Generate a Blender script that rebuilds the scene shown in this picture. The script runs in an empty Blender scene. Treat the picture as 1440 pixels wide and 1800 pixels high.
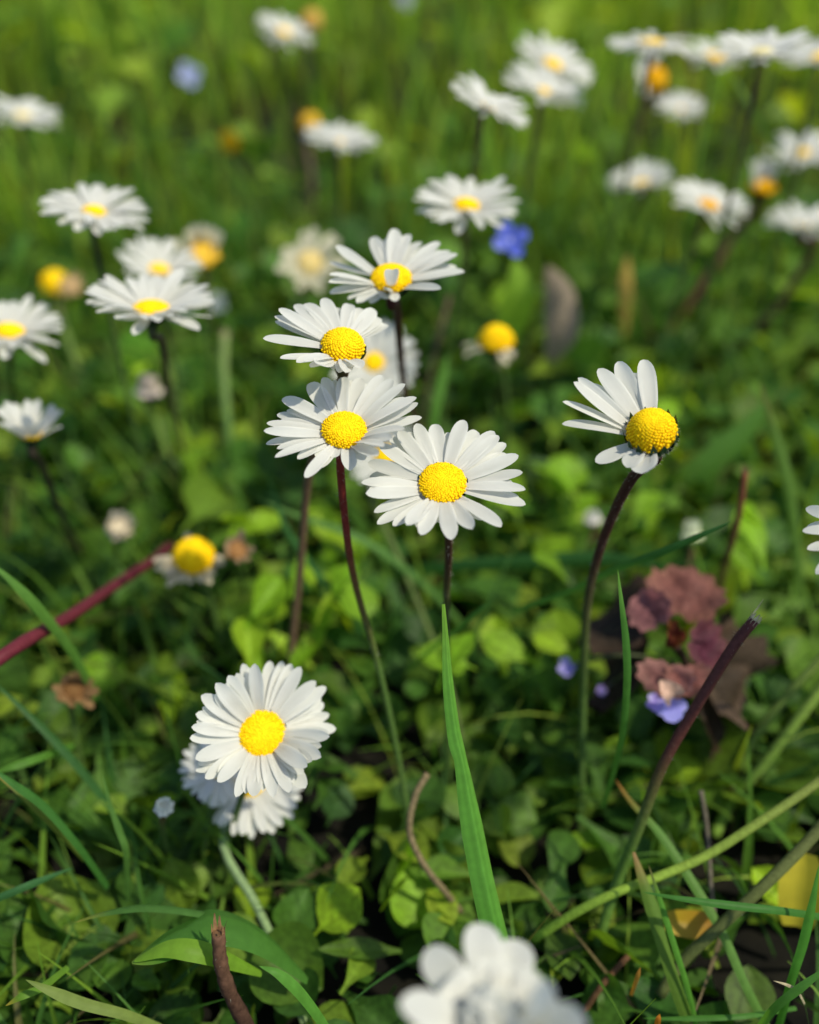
import bpy, math, random
import numpy as np
from mathutils import Vector

# ---------------------------------------------------------------- camera, sky, sun, exposure
random.seed(7); RNG = np.random.default_rng(7)
SC = bpy.context.scene
COL = SC.collection
PITCH = math.radians(38.0); CAM_H = 0.16; FPX = 900/math.tan(math.radians(27.5))
cam = bpy.data.cameras.new('camera'); camo = bpy.data.objects.new('camera', cam); COL.objects.link(camo)
camo.location = (0, 0, CAM_H); camo.rotation_euler = (math.radians(90)-PITCH, 0, 0)
cam.sensor_fit = 'VERTICAL'; cam.sensor_height = 24.0; cam.sensor_width = 19.2
cam.lens = 12/math.tan(math.radians(27.5)); cam.clip_start = 0.005; cam.clip_end = 500
cam.dof.use_dof = True; cam.dof.focus_distance = 0.131; cam.dof.aperture_fstop = 5.8
cam.dof.aperture_blades = 0
SC.camera = camo

SUN = Vector((0.50, -0.18, 0.85)).normalized()
SUN_EL = math.asin(SUN.z); SUN_AZ = math.atan2(SUN.x, SUN.y)
world = bpy.data.worlds.new('World'); SC.world = world; world.use_nodes = True
wn = world.node_tree; bgn = wn.nodes['Background']
sky = wn.nodes.new('ShaderNodeTexSky'); sky.sky_type = 'NISHITA'; sky.sun_disc = False
sky.sun_elevation = SUN_EL; sky.sun_rotation = SUN_AZ
wn.links.new(sky.outputs[0], bgn.inputs[0]); bgn.inputs[1].default_value = 0.15
sl = bpy.data.lights.new('sun', 'SUN'); sl.energy = 4.0; sl.angle = math.radians(1.5); sl.color = (1, .93, .735)
so = bpy.data.objects.new('sun', sl); COL.objects.link(so)
so.rotation_euler = (-SUN).to_track_quat('-Z', 'Y').to_euler()
SC.view_settings.view_transform = 'Standard'; SC.view_settings.look = 'None'
SC.view_settings.exposure = 0.16; SC.view_settings.gamma = 1.0
SC.render.engine = 'CYCLES'
cy = SC.cycles
cy.use_denoising = True; cy.max_bounces = 10; cy.diffuse_bounces = 5; cy.transmission_bounces = 6
cy.caustics_reflective = False; cy.caustics_refractive = False

# ---------------------------------------------------------------- picture point -> place
FWD = Vector((0, math.cos(PITCH), -math.sin(PITCH))); UPV = Vector((0, math.sin(PITCH), math.cos(PITCH)))
RGT = Vector((1, 0, 0)); EYE = Vector((0, 0, CAM_H))
def ray(px, py): return FWD + RGT*((px-720)/FPX) + UPV*((900-py)/FPX)        # length along the axis is 1
def at_depth(px, py, d): return EYE + ray(px, py)*d
def at_dist(px, py, d): return EYE + ray(px, py).normalized()*d
def at_z(px, py, z):
    r = ray(px, py); return EYE + r*((z-CAM_H)/r.z)
def proj(p):
    q = p-EYE; d = q.dot(FWD); return 720+q.x/d*FPX, 900-q.dot(UPV)/d*FPX, d

# ---------------------------------------------------------------- materials
def new_mat(name):
    m = bpy.data.materials.new(name); m.use_nodes = True
    nt = m.node_tree; nt.nodes.clear(); out = nt.nodes.new('ShaderNodeOutputMaterial')
    return m, nt, out
def N(nt, t, **kw):
    n = nt.nodes.new(t)
    for k, v in kw.items(): setattr(n, k, v)
    return n
def leafy(name, trans, rough, tint=(1.9, 1.6, .45), spec=.35, noise_scale=900, noise_amt=.25, bump=0.0):
    """thin plant tissue: reflects and lets light through; its colour is the mesh's own 'col'"""
    m, nt, out = new_mat(name); L = nt.links.new
    at = N(nt, 'ShaderNodeAttribute', attribute_name='col')
    tc = N(nt, 'ShaderNodeTexCoord'); nz = N(nt, 'ShaderNodeTexNoise'); nz.inputs['Scale'].default_value = noise_scale
    nz.inputs['Detail'].default_value = 3
    L(tc.outputs['Object'], nz.inputs['Vector'])
    mr = N(nt, 'ShaderNodeMapRange'); mr.inputs[1].default_value = .3; mr.inputs[2].default_value = .7
    mr.inputs[3].default_value = 1-noise_amt; mr.inputs[4].default_value = 1+noise_amt
    L(nz.outputs['Fac'], mr.inputs[0])
    mul = N(nt, 'ShaderNodeVectorMath', operation='SCALE'); L(at.outputs['Color'], mul.inputs[0]); L(mr.outputs[0], mul.inputs['Scale'])
    bs = N(nt, 'ShaderNodeBsdfPrincipled'); bs.inputs['Roughness'].default_value = rough
    bs.inputs['Specular IOR Level'].default_value = spec
    L(mul.outputs[0], bs.inputs['Base Color'])
    tm = N(nt, 'ShaderNodeVectorMath', operation='MULTIPLY'); tm.inputs[1].default_value = tint; L(mul.outputs[0], tm.inputs[0])
    tr = N(nt, 'ShaderNodeBsdfTranslucent'); L(tm.outputs[0], tr.inputs['Color'])
    mx = N(nt, 'ShaderNodeMixShader'); mx.inputs[0].default_value = trans
    L(bs.outputs[0], mx.inputs[1]); L(tr.outputs[0], mx.inputs[2]); L(mx.outputs[0], out.inputs[0])
    if bump:
        bp = N(nt, 'ShaderNodeBump'); bp.inputs['Strength'].default_value = bump; bp.inputs['Distance'].default_value = .0004
        L(nz.outputs['Fac'], bp.inputs['Height']); L(bp.outputs[0], bs.inputs['Normal'])
    return m
M_LEAF = leafy('leaf_tissue', .48, .5, spec=.22, bump=.3)
M_GRASS = leafy('grass_tissue', .46, .5, spec=.18, noise_scale=700, noise_amt=.1)
M_PURPLE = leafy('purple_leaf', .35, .6, tint=(1.25, 1.0, 1.0), spec=.15, noise_amt=.35, bump=.5)
M_STEM = leafy('stem_skin', .08, .5, tint=(1.2, 1.1, .8), noise_scale=1500, noise_amt=.2, spec=.1)
M_DRY = leafy('dry_tissue', .3, .7, tint=(1.1, 1, .8), noise_scale=1200, noise_amt=.35, spec=.15)
M_PETAL = leafy('petal_tissue', .48, .6, tint=(1, 1, .96), spec=.2, noise_scale=300, noise_amt=.03)
M_DISC = leafy('disc_floret', .10, .7, tint=(1, .92, .6), spec=.08, noise_scale=1500, noise_amt=.12)

def soil_mat():
    m, nt, out = new_mat('soil'); L = nt.links.new
    tc = N(nt, 'ShaderNodeTexCoord')
    nz = N(nt, 'ShaderNodeTexNoise'); nz.inputs['Scale'].default_value = 120; nz.inputs['Detail'].default_value = 8
    L(tc.outputs['Object'], nz.inputs['Vector'])
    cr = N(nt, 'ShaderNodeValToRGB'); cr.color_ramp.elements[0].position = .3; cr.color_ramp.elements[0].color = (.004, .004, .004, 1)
    cr.color_ramp.elements[1].position = .75; cr.color_ramp.elements[1].color = (.013, .012, .008, 1)  # near-black soil: deep shade between the leaves is put into its colour
    L(nz.outputs['Fac'], cr.inputs[0])
    n2 = N(nt, 'ShaderNodeTexNoise'); n2.inputs['Scale'].default_value = 3; n2.inputs['Detail'].default_value = 10
    L(tc.outputs['Object'], n2.inputs['Vector'])
    c2 = N(nt, 'ShaderNodeValToRGB'); c2.color_ramp.elements[0].color = (.02, .05, .01, 1); c2.color_ramp.elements[1].color = (.08, .13, .025, 1)
    L(n2.outputs['Fac'], c2.inputs[0])
    ln = N(nt, 'ShaderNodeVectorMath', operation='LENGTH'); L(tc.outputs['Object'], ln.inputs[0])
    mr = N(nt, 'ShaderNodeMapRange'); mr.inputs[1].default_value = 1.2; mr.inputs[2].default_value = 2.2; L(ln.outputs['Value'], mr.inputs[0])
    mx = N(nt, 'ShaderNodeMixRGB'); L(mr.outputs[0], mx.inputs[0]); L(cr.outputs[0], mx.inputs[1]); L(c2.outputs[0], mx.inputs[2])
    bs = N(nt, 'ShaderNodeBsdfPrincipled'); bs.inputs['Roughness'].default_value = .95; bs.inputs['Specular IOR Level'].default_value = .1
    L(mx.outputs[0], bs.inputs['Base Color'])
    bp = N(nt, 'ShaderNodeBump'); bp.inputs['Distance'].default_value = .002; L(nz.outputs['Fac'], bp.inputs['Height']); L(bp.outputs[0], bs.inputs['Normal'])
    L(bs.outputs[0], out.inputs[0]); return m
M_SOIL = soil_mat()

# ---------------------------------------------------------------- mesh helpers
class MB:
    """collects pieces (verts, faces, colour) of ONE mesh"""
    def __init__(s): s.v = []; s.f = []; s.c = []; s.n = 0
    def add(s, v, f, c):
        v = np.asarray(v, float).reshape(-1, 3); c = np.asarray(c, float)
        if c.ndim == 1: c = np.tile(c[:3], (len(v), 1))
        s.v.append(v); s.c.append(c[:, :3]); s.f += [tuple(i+s.n for i in q) for q in f]; s.n += len(v)
    def build(s, name, mat, parent=None, origin=None, smooth=True):
        v = np.concatenate(s.v); c = np.concatenate(s.c)
        if origin is None: origin = parent.location if parent else Vector((0, 0, 0))
        v = v-np.array(origin)
        me = bpy.data.meshes.new(name); me.from_pydata(v.tolist(), [], s.f); me.update()
        finish(me, c, mat, smooth)
        o = bpy.data.objects.new(name, me); COL.objects.link(o)
        if parent: o.parent = parent
        else: o.location = origin
        return o
def finish(me, c, mat, smooth=True):
    a = me.color_attributes.new('col', 'FLOAT_COLOR', 'POINT')
    a.data.foreach_set('color', np.concatenate([c, np.ones((len(c), 1))], 1).astype(np.float32).ravel())
    if smooth: me.polygons.foreach_set('use_smooth', np.ones(len(me.polygons), bool))
    me.materials.append(mat)
def big_mesh(name, V, Q, C, mat):
    me = bpy.data.meshes.new(name); nq = len(Q)
    me.vertices.add(len(V)); me.vertices.foreach_set('co', V.astype(np.float32).ravel())
    me.loops.add(nq*4); me.loops.foreach_set('vertex_index', Q.astype(np.int32).ravel())
    me.polygons.add(nq); me.polygons.foreach_set('loop_start', np.arange(0, nq*4, 4, dtype=np.int32))
    me.polygons.foreach_set('loop_total', np.full(nq, 4, np.int32))
    me.update(calc_edges=True); finish(me, C, mat); me.validate()
    o = bpy.data.objects.new(name, me); COL.objects.link(o); return o
def thing(name, label, cat, loc, group=None):
    o = bpy.data.objects.new(name, None); COL.objects.link(o); o.location = loc; o.empty_display_size = .005
    return tag(o, label, cat, group)
def tag(o, label, cat, group=None):
    o['label'] = label; o['category'] = cat
    if group: o['group'] = group
    return o
def unit(v): v = Vector(v); return v/max(v.length, 1e-12)
def smooth_path(pts, n):
    """Catmull-Rom through pts"""
    P = [Vector(p) for p in pts]
    P = [P[0]*2-P[1]]+P+[P[-1]*2-P[-2]]
    out = []; m = len(P)-3
    for k in range(n+1):
        x = k/n*m; i = min(int(x), m-1); t = x-i; a, b, c, d = P[i:i+4]
        out.append(.5*((2*b)+(c-a)*t+(2*a-5*b+4*c-d)*t*t+(3*b-a-3*c+d)*t**3))
    return out
def lerp(a, b, t): return tuple(x+(y-x)*t for x, y in zip(a, b))
def tube(mb, path, rad, colf, ns=8, cap=True):
    """round stalk along path; rad(t), colf(t)"""
    n = len(path); up = Vector((.3, .9, .2)); vs = []; cs = []; fs = []
    for i, p in enumerate(path):
        t = i/(n-1); e = unit(path[min(i+1, n-1)]-path[max(i-1, 0)])
        a = unit(up-e*up.dot(e)); b = e.cross(a); up = a; r = rad(t); c = colf(t)
        for k in range(ns):
            w = 2*math.pi*k/ns; vs.append(p+(a*math.cos(w)+b*math.sin(w))*r); cs.append(c)
        if i:
            for k in range(ns):
                o = (i-1)*ns; fs.append((o+k, o+(k+1) % ns, o+ns+(k+1) % ns, o+ns+k))
    if cap: fs.append(tuple(range(ns))[::-1]); fs.append(tuple((n-1)*ns+k for k in range(ns)))
    mb.add([tuple(v) for v in vs], fs, cs)
def hairs(mb, path, rad, n, length, col, wid=.00003):
    m = len(path)
    for _ in range(n):
        x = random.random()*(m-1.001); i = int(x); p = path[i].lerp(path[i+1], x-i); e = unit(path[i+1]-path[i])
        d = Vector([random.gauss(0, 1) for _ in range(3)]); d = unit(d-e*d.dot(e)); r = rad(x/(m-1))
        q = p+d*r*.9; l = length*random.uniform(.5, 1.2); s = unit(e.cross(d))*wid; tip = q+d*l+e*random.uniform(-.4, .4)*l
        mb.add([q-s, q+s, tip, q+e*wid*1.5], [(0, 1, 2), (1, 3, 2), (3, 0, 2)], col)
def strip(mb, path, side, wid, colf, fold=.25, nv=4):
    """a leaf blade along path: side = broad direction per point or one vector, wid(t) = half width"""
    n = len(path); vs = []; cs = []; fs = []
    for i, p in enumerate(path):
        t = i/(n-1); e = unit(path[min(i+1, n-1)]-path[max(i-1, 0)])
        sd = side(t) if callable(side) else side
        s = unit(sd-e*sd.dot(e)); m = s.cross(e); w = wid(t)
        for k in range(nv+1):
            v = -1+2*k/nv
            vs.append(tuple(p+s*w*v+m*(fold*w*(abs(v)-.5)))); cs.append(colf(t) if colf.__code__.co_argcount == 1 else colf(t, v))
        if i:
            for k in range(nv):
                o = (i-1)*(nv+1)+k; fs.append((o, o+1, o+nv+2, o+nv+1))
    mb.add(vs, fs, cs)

# ---------------------------------------------------------------- daisies
PW_U = [0, .2, .42, .62, .78, .87, .93, .97, .99, 1]; PW_W = [.50, .72, .93, 1, .93, .79, .60, .41, .25, .06]
def petal_geo(b, t, nrm, W, bend=.05, cup=.2, roll=0, curl=0, nu=10, nv=6):
    ax = t-b; L = ax.length; e = ax/L; s = unit(e.cross(nrm)); m = s.cross(e)
    s, m = s*math.cos(roll)+m*math.sin(roll), m*math.cos(roll)-s*math.sin(roll)
    vs = []; fs = []
    for i in range(nu+1):
        u = 1-(1-i/nu)**1.5
        c = b+ax*u+m*(bend*L*4*u*(1-u)+curl*L*u**3); w = W/2*float(np.interp(u, PW_U, PW_W))
        for k in range(nv+1):
            v = -1+2*k/nv
            vs.append(tuple(c+s*w*v+m*(cup*w*v*v+.11*w*math.cos(3*math.pi*v)*math.sin(math.pi*min(1, u+.1)))))
    for i in range(nu):
        for k in range(nv):
            o = i*(nv+1)+k; fs.append((o, o+1, o+nv+2, o+nv+1))
    return vs, fs
def bead(seg=6, ring=4):
    vs = [(0, 0, 1)]; fs = []
    for i in range(1, ring):
        a = math.pi*i/ring
        for k in range(seg): vs.append((math.sin(a)*math.cos(2*math.pi*k/seg), math.sin(a)*math.sin(2*math.pi*k/seg), math.cos(a)))
    for k in range(seg): fs.append((0, 1+k, 1+(k+1) % seg))
    for i in range(ring-2):
        for k in range(seg):
            o = 1+i*seg; fs.append((o+k, o+seg+k, o+seg+(k+1) % seg, o+(k+1) % seg))
    return np.array(vs), fs
BV, BF = bead()
def frame(n):
    n = unit(n); a = unit(Vector((1, .13, .05))-n*n.dot(Vector((1, .13, .05)))); return a, n.cross(a), n
def disc_geo(mb, c, n, rd, hd, nb, cols, bs=1.0):
    a, b, n = frame(n); A, B, Nn, C = (np.array(x) for x in (a, b, n, c))
    vs = []; fs = []; R = 10; S = 20                                        # the dome under the florets
    for i in range(R+1):
        r = rd*.97*i/R; h = hd*(1-(i/R)**2.4)**.7-.08*rd*(i == R)
        for k in range(S):
            w = 2*math.pi*k/S; vs.append(C+(A*math.cos(w)+B*math.sin(w))*r+Nn*h)
    for i in range(R):
        for k in range(S):
            o = i*S; fs.append((o+k, o+S+k, o+S+(k+1) % S, o+(k+1) % S))
    mb.add(vs, fs, cols[0])
    for j in range(nb):
        q = min(.995, math.sqrt((j+.5)/nb)+random.gauss(0, .006)); w = j*2.399963+random.gauss(0, .02/(q+.1)); h = hd*(1-q**2.4)**.7
        p = C+(A*math.cos(w)+B*math.sin(w))*rd*q+Nn*h
        rr = rd*1.25/math.sqrt(nb)*(.95+.15*q)*random.uniform(.9, 1.1)*bs
        d = np.array(unit(Vector((A*math.cos(w)+B*math.sin(w))*q*.9+Nn*(1.15-q*.5))))
        x = np.array(unit(Vector(d).orthogonal())); y = np.cross(d, x); el = .38+.8*q**3*random.random()
        V = p+(BV[:, :1]*x+BV[:, 1:2]*y)*rr+BV[:, 2:]*d*rr*el
        mb.add(V, BF, lerp(cols[0], cols[1], random.random()*.6+.4*(1-q)))
def calyx_geo(mb, c, n, rd, rs, col, nbr=13, lift=.25, deep=1.0, hair=0, hl=.0006):
    a, b, n = frame(n); prof = [(.55, .02), (.93, -.06), (.98, -.2), (.88, -.42), (.66, -.64*deep), (.40, -.82*deep), (rs/rd*1.15, -1.05*deep)]
    S = 18; vs = []; fs = []
    for i, (r, h) in enumerate(prof):
        for k in range(S):
            w = 2*math.pi*k/S; vs.append(c+(a*math.cos(w)+b*math.sin(w))*rd*r+n*rd*h)
        if i:
            for k in range(S):
                o = (i-1)*S; fs.append((o+k, o+(k+1) % S, o+S+(k+1) % S, o+S+k))
    mb.add([tuple(v) for v in vs], fs, col)
    for k in range(nbr):                                                     # bracts
        w = 2*math.pi*(k+.5*random.random())/nbr; d = a*math.cos(w)+b*math.sin(w); s = n.cross(d)
        pth = [c+d*rd*r+n*rd*h for r, h in ((.45, -.80*deep), (.80, -.52), (1.02, -.2), (1.10, lift*random.uniform(.6, 1.1)))]
        cc = lerp(col, [x*1.8 for x in col], random.random())
        strip(mb, smooth_path(pth, 6), s, lambda t: rd*.27*(1-t**2.2)**.6+1e-6, lambda t: cc, fold=.12, nv=2)
    for _ in range(hair):
        w = random.uniform(0, 2*math.pi); f = random.random(); r = 1.03-.5*f**1.5; h = -.05-.8*f
        d = a*math.cos(w)+b*math.sin(w); q = c+d*rd*r+n*rd*h; e = unit(d*1.0-n*(.1+.9*f)+Vector([random.gauss(0, .35) for _ in range(3)]))
        s = unit(e.cross(n))*.000022; l = hl*random.uniform(.5, 1.3)
        mb.add([tuple(x) for x in (q-s, q+s, q+e*l, q+n*.00003)], [(0, 1, 2), (1, 3, 2), (3, 0, 2)], (.5, .52, .4))

YEL = ((.98, .61, .004), (1.0, .72, .008))
GRN_ST = (.075, .135, .03); MAR_ST = (.060, .018, .014); BRN_ST = (.12, .08, .04)
GROUP = 'daisies growing in the meadow'
def view_normal(px, py, nx, ny):
    w = -ray(px, py).normalized(); r = unit(RGT-w*RGT.dot(w)); u = w.cross(r)
    nz = math.sqrt(max(.02, 1-nx*nx-ny*ny)); return unit(r*nx+u*ny+w*nz)
def stem_path(start, n, back, px_list, nseg=26):
    pts = [start, start-n*back]
    if px_list:
        x0, y0, _ = proj(pts[-1]); zs = pts[-1].z; tot = 0; seg = []; lx, ly = x0, y0
        for (x, y) in px_list: tot += math.hypot(x-lx, y-ly); seg.append(tot); lx, ly = x, y
        for (x, y), s in zip(px_list, seg): pts.append(at_z(x, y, zs*(1-s/tot)))
    else:
        p = pts[-1]; j = Vector((random.uniform(-.012, .012), random.uniform(-.01, .012), 0))
        g = Vector((p.x, p.y, 0))+j-Vector((n.x, n.y, 0))*.012
        pts += [p.lerp(g, .35)+Vector((0, 0, .004))-j*.15, p.lerp(g, .7)-j*.12, g]
    pts[-1].z = -.001
    return smooth_path(pts, nseg)
def daisy(label, px, py, w, n, size=.021, tips=None, npet=30, cup=8, stem=None, rs=.00055, top=BRN_ST, low=GRN_ST, split=.4, dk=.30, hd=.5,
          ring=False, arc=None, hair=0, pw=1.0, name='daisy', cat='daisy', beads=90, pcol=(.78, .78, .74), ycol=YEL, lenj=.08, calyx=(.022, .045, .018), chair=0, bend=.04, group=GROUP, lift=-.02, deep=1.0, inner=None, fill=.8, dist=None):
    d = dist or size*FPX/w
    if dist: size = w*dist/FPX
    R = size/2; c = at_dist(px, py, d); a0 = n
    if not tips and n[1] > .5: n = (n[0], math.sqrt(max(0, 1-n[0]**2-(.28 if ring else .42)*(1-n[0]**2-n[1]**2))))
    nv = view_normal(px, py, *n); a, b, _ = frame(nv); rd = R*dk
    if c.z < .018: print('LOW', label, round(c.z, 4), 'dist', round(d, 3))
    back = c-nv*rd*1.0*deep
    path = stem_path(back, nv, .0022, stem)
    root = thing(name, label, cat, Vector((path[-1].x, path[-1].y, 0)), group)
    f = lambda t: lerp(top, low, min(1, max(0, (t-split+.15)/.3)))
    rad = lambda t: rs*(1.15-.25*t+(.2*(1-t/.06) if t < .06 else 0))
    mb = MB(); tube(mb, path, rad, f, 10 if hair else 7)
    if hair: hairs(mb, path[:18], rad, hair, .0005, (.42, .40, .34))
    mb.build('stem', M_STEM, root)
    mb = MB(); calyx_geo(mb, c, nv, rd, rs, calyx, hair=chair, lift=lift, deep=deep); mb.build('calyx', M_STEM, root)
    mb = MB(); disc_geo(mb, c, nv, rd, rd*hd, beads, ycol); mb.build('disc', M_DISC, root)
    geos = []
    if tips:
        for tp in tips:
            x, y = tp[0], tp[1]; wk = tp[2] if len(tp) > 2 else 1; mode = tp[3] if len(tp) > 3 else 0
            dr = ray(x, y).normalized(); L = R*random.uniform(.97, 1.03)
            t0 = dr.dot(c-EYE); foot = EYE+dr*t0; miss = (foot-c).length
            if miss >= L: t = foot
            else:
                h = math.sqrt(L*L-miss*miss); k1, k2 = EYE+dr*(t0-h), EYE+dr*(t0+h)
                e1, e2 = ((k-c).dot(nv)/L-math.sin(math.radians(cup)) for k in (k1, k2))
                t = k1 if abs(e1) < abs(e2) else k2
                if mode == 1: t = k1
                if mode == 2:                                                 # short petal: in the plane of the flower
                    q = dr.dot(nv); t = EYE+dr*((c-EYE).dot(nv)/q) if abs(q) > .15 else foot
                    if (t-c).length > L: t = c+unit(t-c)*L
            pl = t-c; pl = unit(pl-nv*pl.dot(nv))
            geos.append((c+pl*rd*.72-nv*rd*.12*random.uniform(.6, 1.6), t, wk, pl))
        if fill:
            gs = sorted(geos, key=lambda q: math.atan2(q[3].dot(b), q[3].dot(a))); new = []
            for q, r in zip(gs, gs[1:]+gs[:1]):
                an = math.degrees(q[3].angle(r[3]))
                if 7 < an < 26 and random.random() < fill:
                    pl = unit(q[3]+r[3]); t = (q[1]+r[1])*.5; t = c+unit(t-c)*((q[1]-c).length+(r[1]-c).length)*.5*random.uniform(.86, .96)-nv*R*.05
                    new.append((c+pl*rd*.72-nv*rd*.26, t, .9, pl))
            geos += new
    else:
        for k in range(npet):
            w_ = 2*math.pi*(k+random.uniform(-.25, .25))/npet
            pl = a*math.cos(w_)+b*math.sin(w_)
            if arc:
                dx, dy = pl.dot(RGT), pl.dot(UPV); ang = math.degrees(math.atan2(dy, dx)) % 360
                if not any((ang-lo) % 360 <= (hi-lo) % 360 for lo, hi in arc): continue
            cu = math.radians(cup+random.gauss(0, 5)+(4 if k % 2 else -3)); L = R*(1-lenj*random.random())
            t = c+(pl*math.cos(cu)+nv*math.sin(cu))*L
            geos.append((c+pl*rd*.72-nv*rd*(.05 if k % 2 else .2), t, random.uniform(.85, 1.12), pl))
    if inner:
        for ni, ci, li, wi in inner:
            for k in range(ni):
                w_ = 2*math.pi*(k+random.uniform(-.3, .3))/ni; pl = a*math.cos(w_)+b*math.sin(w_); cu = math.radians(ci+random.gauss(0, 8)); L = R*li*random.uniform(.85, 1.1)
                geos.append((c+pl*rd*.85, c+pl*rd*.85+(pl*math.cos(cu)+nv*math.sin(cu))*L, wi, pl))
    W = .00174*size/.021*pw*(1 if tips or ring else 1.22); mbr = MB()
    for (b0, t, wk, pl) in geos:
        nr = nv if abs(unit(t-b0).dot(nv)) < .9 else -pl
        nr = unit(nr-pl*.0)
        sh = random.uniform(.96, 1.02)
        g = petal_geo(b0, t, nr, W*wk*random.uniform(.92, 1.08), bend=bend*random.uniform(-.4, 1.6), cup=random.uniform(.1, .35), roll=random.gauss(0, .16), curl=random.uniform(-.06, .04), nu=10 if not ring else 7, nv=6 if not ring else 4)
        if ring: mbr.add(*g, [x*sh for x in pcol])
        else:
            m1 = MB(); m1.add(*g, [x*sh for x in pcol]); m1.build('petal', M_PETAL, root)
    if ring: mbr.build('petal_ring', M_PETAL, root)
    return root
def Z(k, ox, oy, pts): return [(ox+p[0]/k, oy+p[1]/k)+tuple(p[2:]) for p in pts]

# --- the sharp group in the middle
daisy('open white daisy on a dark red stem, its lower petals drooping past the calyx', 605, 757, 272, (0.0, .60), .0205, cup=6, stem=[(598, 815), (611, 950), (628, 1040), (660, 1150), (690, 1280), (714, 1410), (735, 1560)],
      top=(.17, .028, .024), split=.5, rs=.00052, hair=160, beads=400, hd=.55, dk=.29, chair=60,
      tips=Z(4.5, 450, 640, [(430, 160, 1.5), (540, 112, 1.3), (690, 85, 1.15), (830, 105, 1.2), (945, 160, 1.2), (1000, 95, 1.2), (1085, 130, 1.2), (1185, 165), (1275, 272), (1288, 318, .9), (1315, 432), (1180, 520, .9), (1080, 590), (1010, 650), (960, 720), (860, 750, 1, 2), (745, 842, 1.3, 2), (600, 735, 1, 2), (385, 905, .95), (475, 740, .9, 2), (155, 722, .75), (78, 618, .85), (68, 522, .9), (85, 462, .85), (162, 388, .95), (212, 278, 1.35)]))
daisy('open white daisy turned to the viewer, a long grass blade rising straight below it', 778, 850, 288, (0.02, .52), .0215, cup=5, stem=[(789, 950), (785, 1060), (786, 1200), (792, 1430)],
      top=(.06, .03, .02), split=.62, rs=.00055, hair=150, beads=440, hd=.5, dk=.29, chair=40,
      tips=Z(4.5, 620, 720, [(505, 118, 1.1), (650, 100, 1.3), (880, 82, 1.4), (990, 155, 1.2), (1120, 168, 1.3), (1155, 205, 1.1), (1215, 262, 1.1), (1312, 362), (1345, 500, 1.2), (1368, 632, 1), (1368, 752, 1.2), (1175, 905, 1.35), (1040, 870, 1, 2), (950, 955, 1.2), (880, 900, 1, 2), (780, 1002, 1.35), (690, 890, 1.1, 2), (545, 975, 1.15), (430, 910, 1.2), (195, 908, 1.0), (100, 668, 1), (72, 570, .95), (130, 515, 1), (115, 410, 1.1), (215, 275, 1.3), (300, 205, 1.2), (360, 158, 1.2)]))
daisy('daisy with petals only on one half, bare hairy calyx showing, on a long dark stem', 1146, 762, 312, (-.10, .66), .0235, cup=10, stem=[(1108, 845), (1060, 950), (1033, 1060), (1026, 1200), (1022, 1400), (1020, 1480)],
      top=(.065, .028, .022), split=.6, rs=.0007, hair=260, beads=440, hd=1.05, dk=.275, fill=.15, chair=420, lift=.55, pw=1.05, deep=.9,
      tips=Z(5.76, 970, 610, [(935, 112, 1.15), (830, 260, .9), (975, 245, 1.05), (670, 150, 1.2), (475, 212, 1.3), (365, 380, 1.1), (270, 310, .9), (215, 362, .9), (128, 525, .95), (108, 765, 1.05), (445, 1165, 1.15, 2), (915, 1290, 1.6, 2), (760, 1215, 1.2, 2)]))
daisy('cupped white daisy behind the drooping one, one petal folded along its lower rim', 603, 610, 270, (0.08, .66), .0215, cup=6, stem=[(604, 660), (565, 760), (541, 850), (528, 1000), (512, 1160), (505, 1330)],
      top=(.045, .07, .025), low=(.15, .095, .055), split=.12, rs=.0007, beads=300, hd=.75, dk=.28,
      tips=Z(3.6, 450, 380, [(45, 782, .9), (155, 898, .9), (122, 668), (120, 625), (145, 585), (215, 605), (245, 565, 1.1), (315, 537, 1.2), (430, 530, 1.3), (590, 560, 1.3), (680, 572, 1.3), (750, 590, 1.3), (792, 635, 1.1), (835, 690, .9), (660, 955, 1.2), (575, 968, 1.2), (370, 945, 1.1), (480, 965, 1, 2), (300, 930, 1)]))
daisy('shallow cupped white daisy with a short petal curled up over its yellow disc', 688, 490, 240, (0.0, .80), .0215, cup=5, stem=[(697, 535), (704, 620), (713, 695), (735, 780), (742, 1000)],
      top=(.06, .022, .022), low=(.08, .07, .03), split=.7, rs=.0007, beads=260, hd=.55, dk=.29,
      tips=Z(3.6, 450, 380, [(508, 190), (468, 305), (470, 365), (465, 410), (470, 472), (638, 552, 1, 2), (738, 125, 1.2), (830, 130, 1.1), (880, 85, 1.3), (968, 120, 1.3), (1040, 150, 1.2), (1165, 170, 1.2), (1230, 212), (1278, 250), (1270, 305), (1318, 338), (1175, 472), (880, 535, 1, 2), (800, 520, 1, 2)])+[(690, 478, 1.25, 1)])
daisy('small white daisy half hidden behind a dark red stem', 657, 637, 165, (.0, .35), .020, npet=26, stem=[(672, 720), (690, 860), (700, 960)], dk=.22, beads=90, rs=.0006)
daisy('white daisy almost wholly covered by the two sharp ones, only few petals showing', 678, 802, 150, (-.2, .5), .018, npet=24, stem=[(640, 825), (660, 890), (700, 980), (750, 1100), (795, 1225), (830, 1400)], rs=.0007, top=(.07, .05, .03), low=(.09, .13, .035), split=.35, dk=.26, beads=80)
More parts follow.
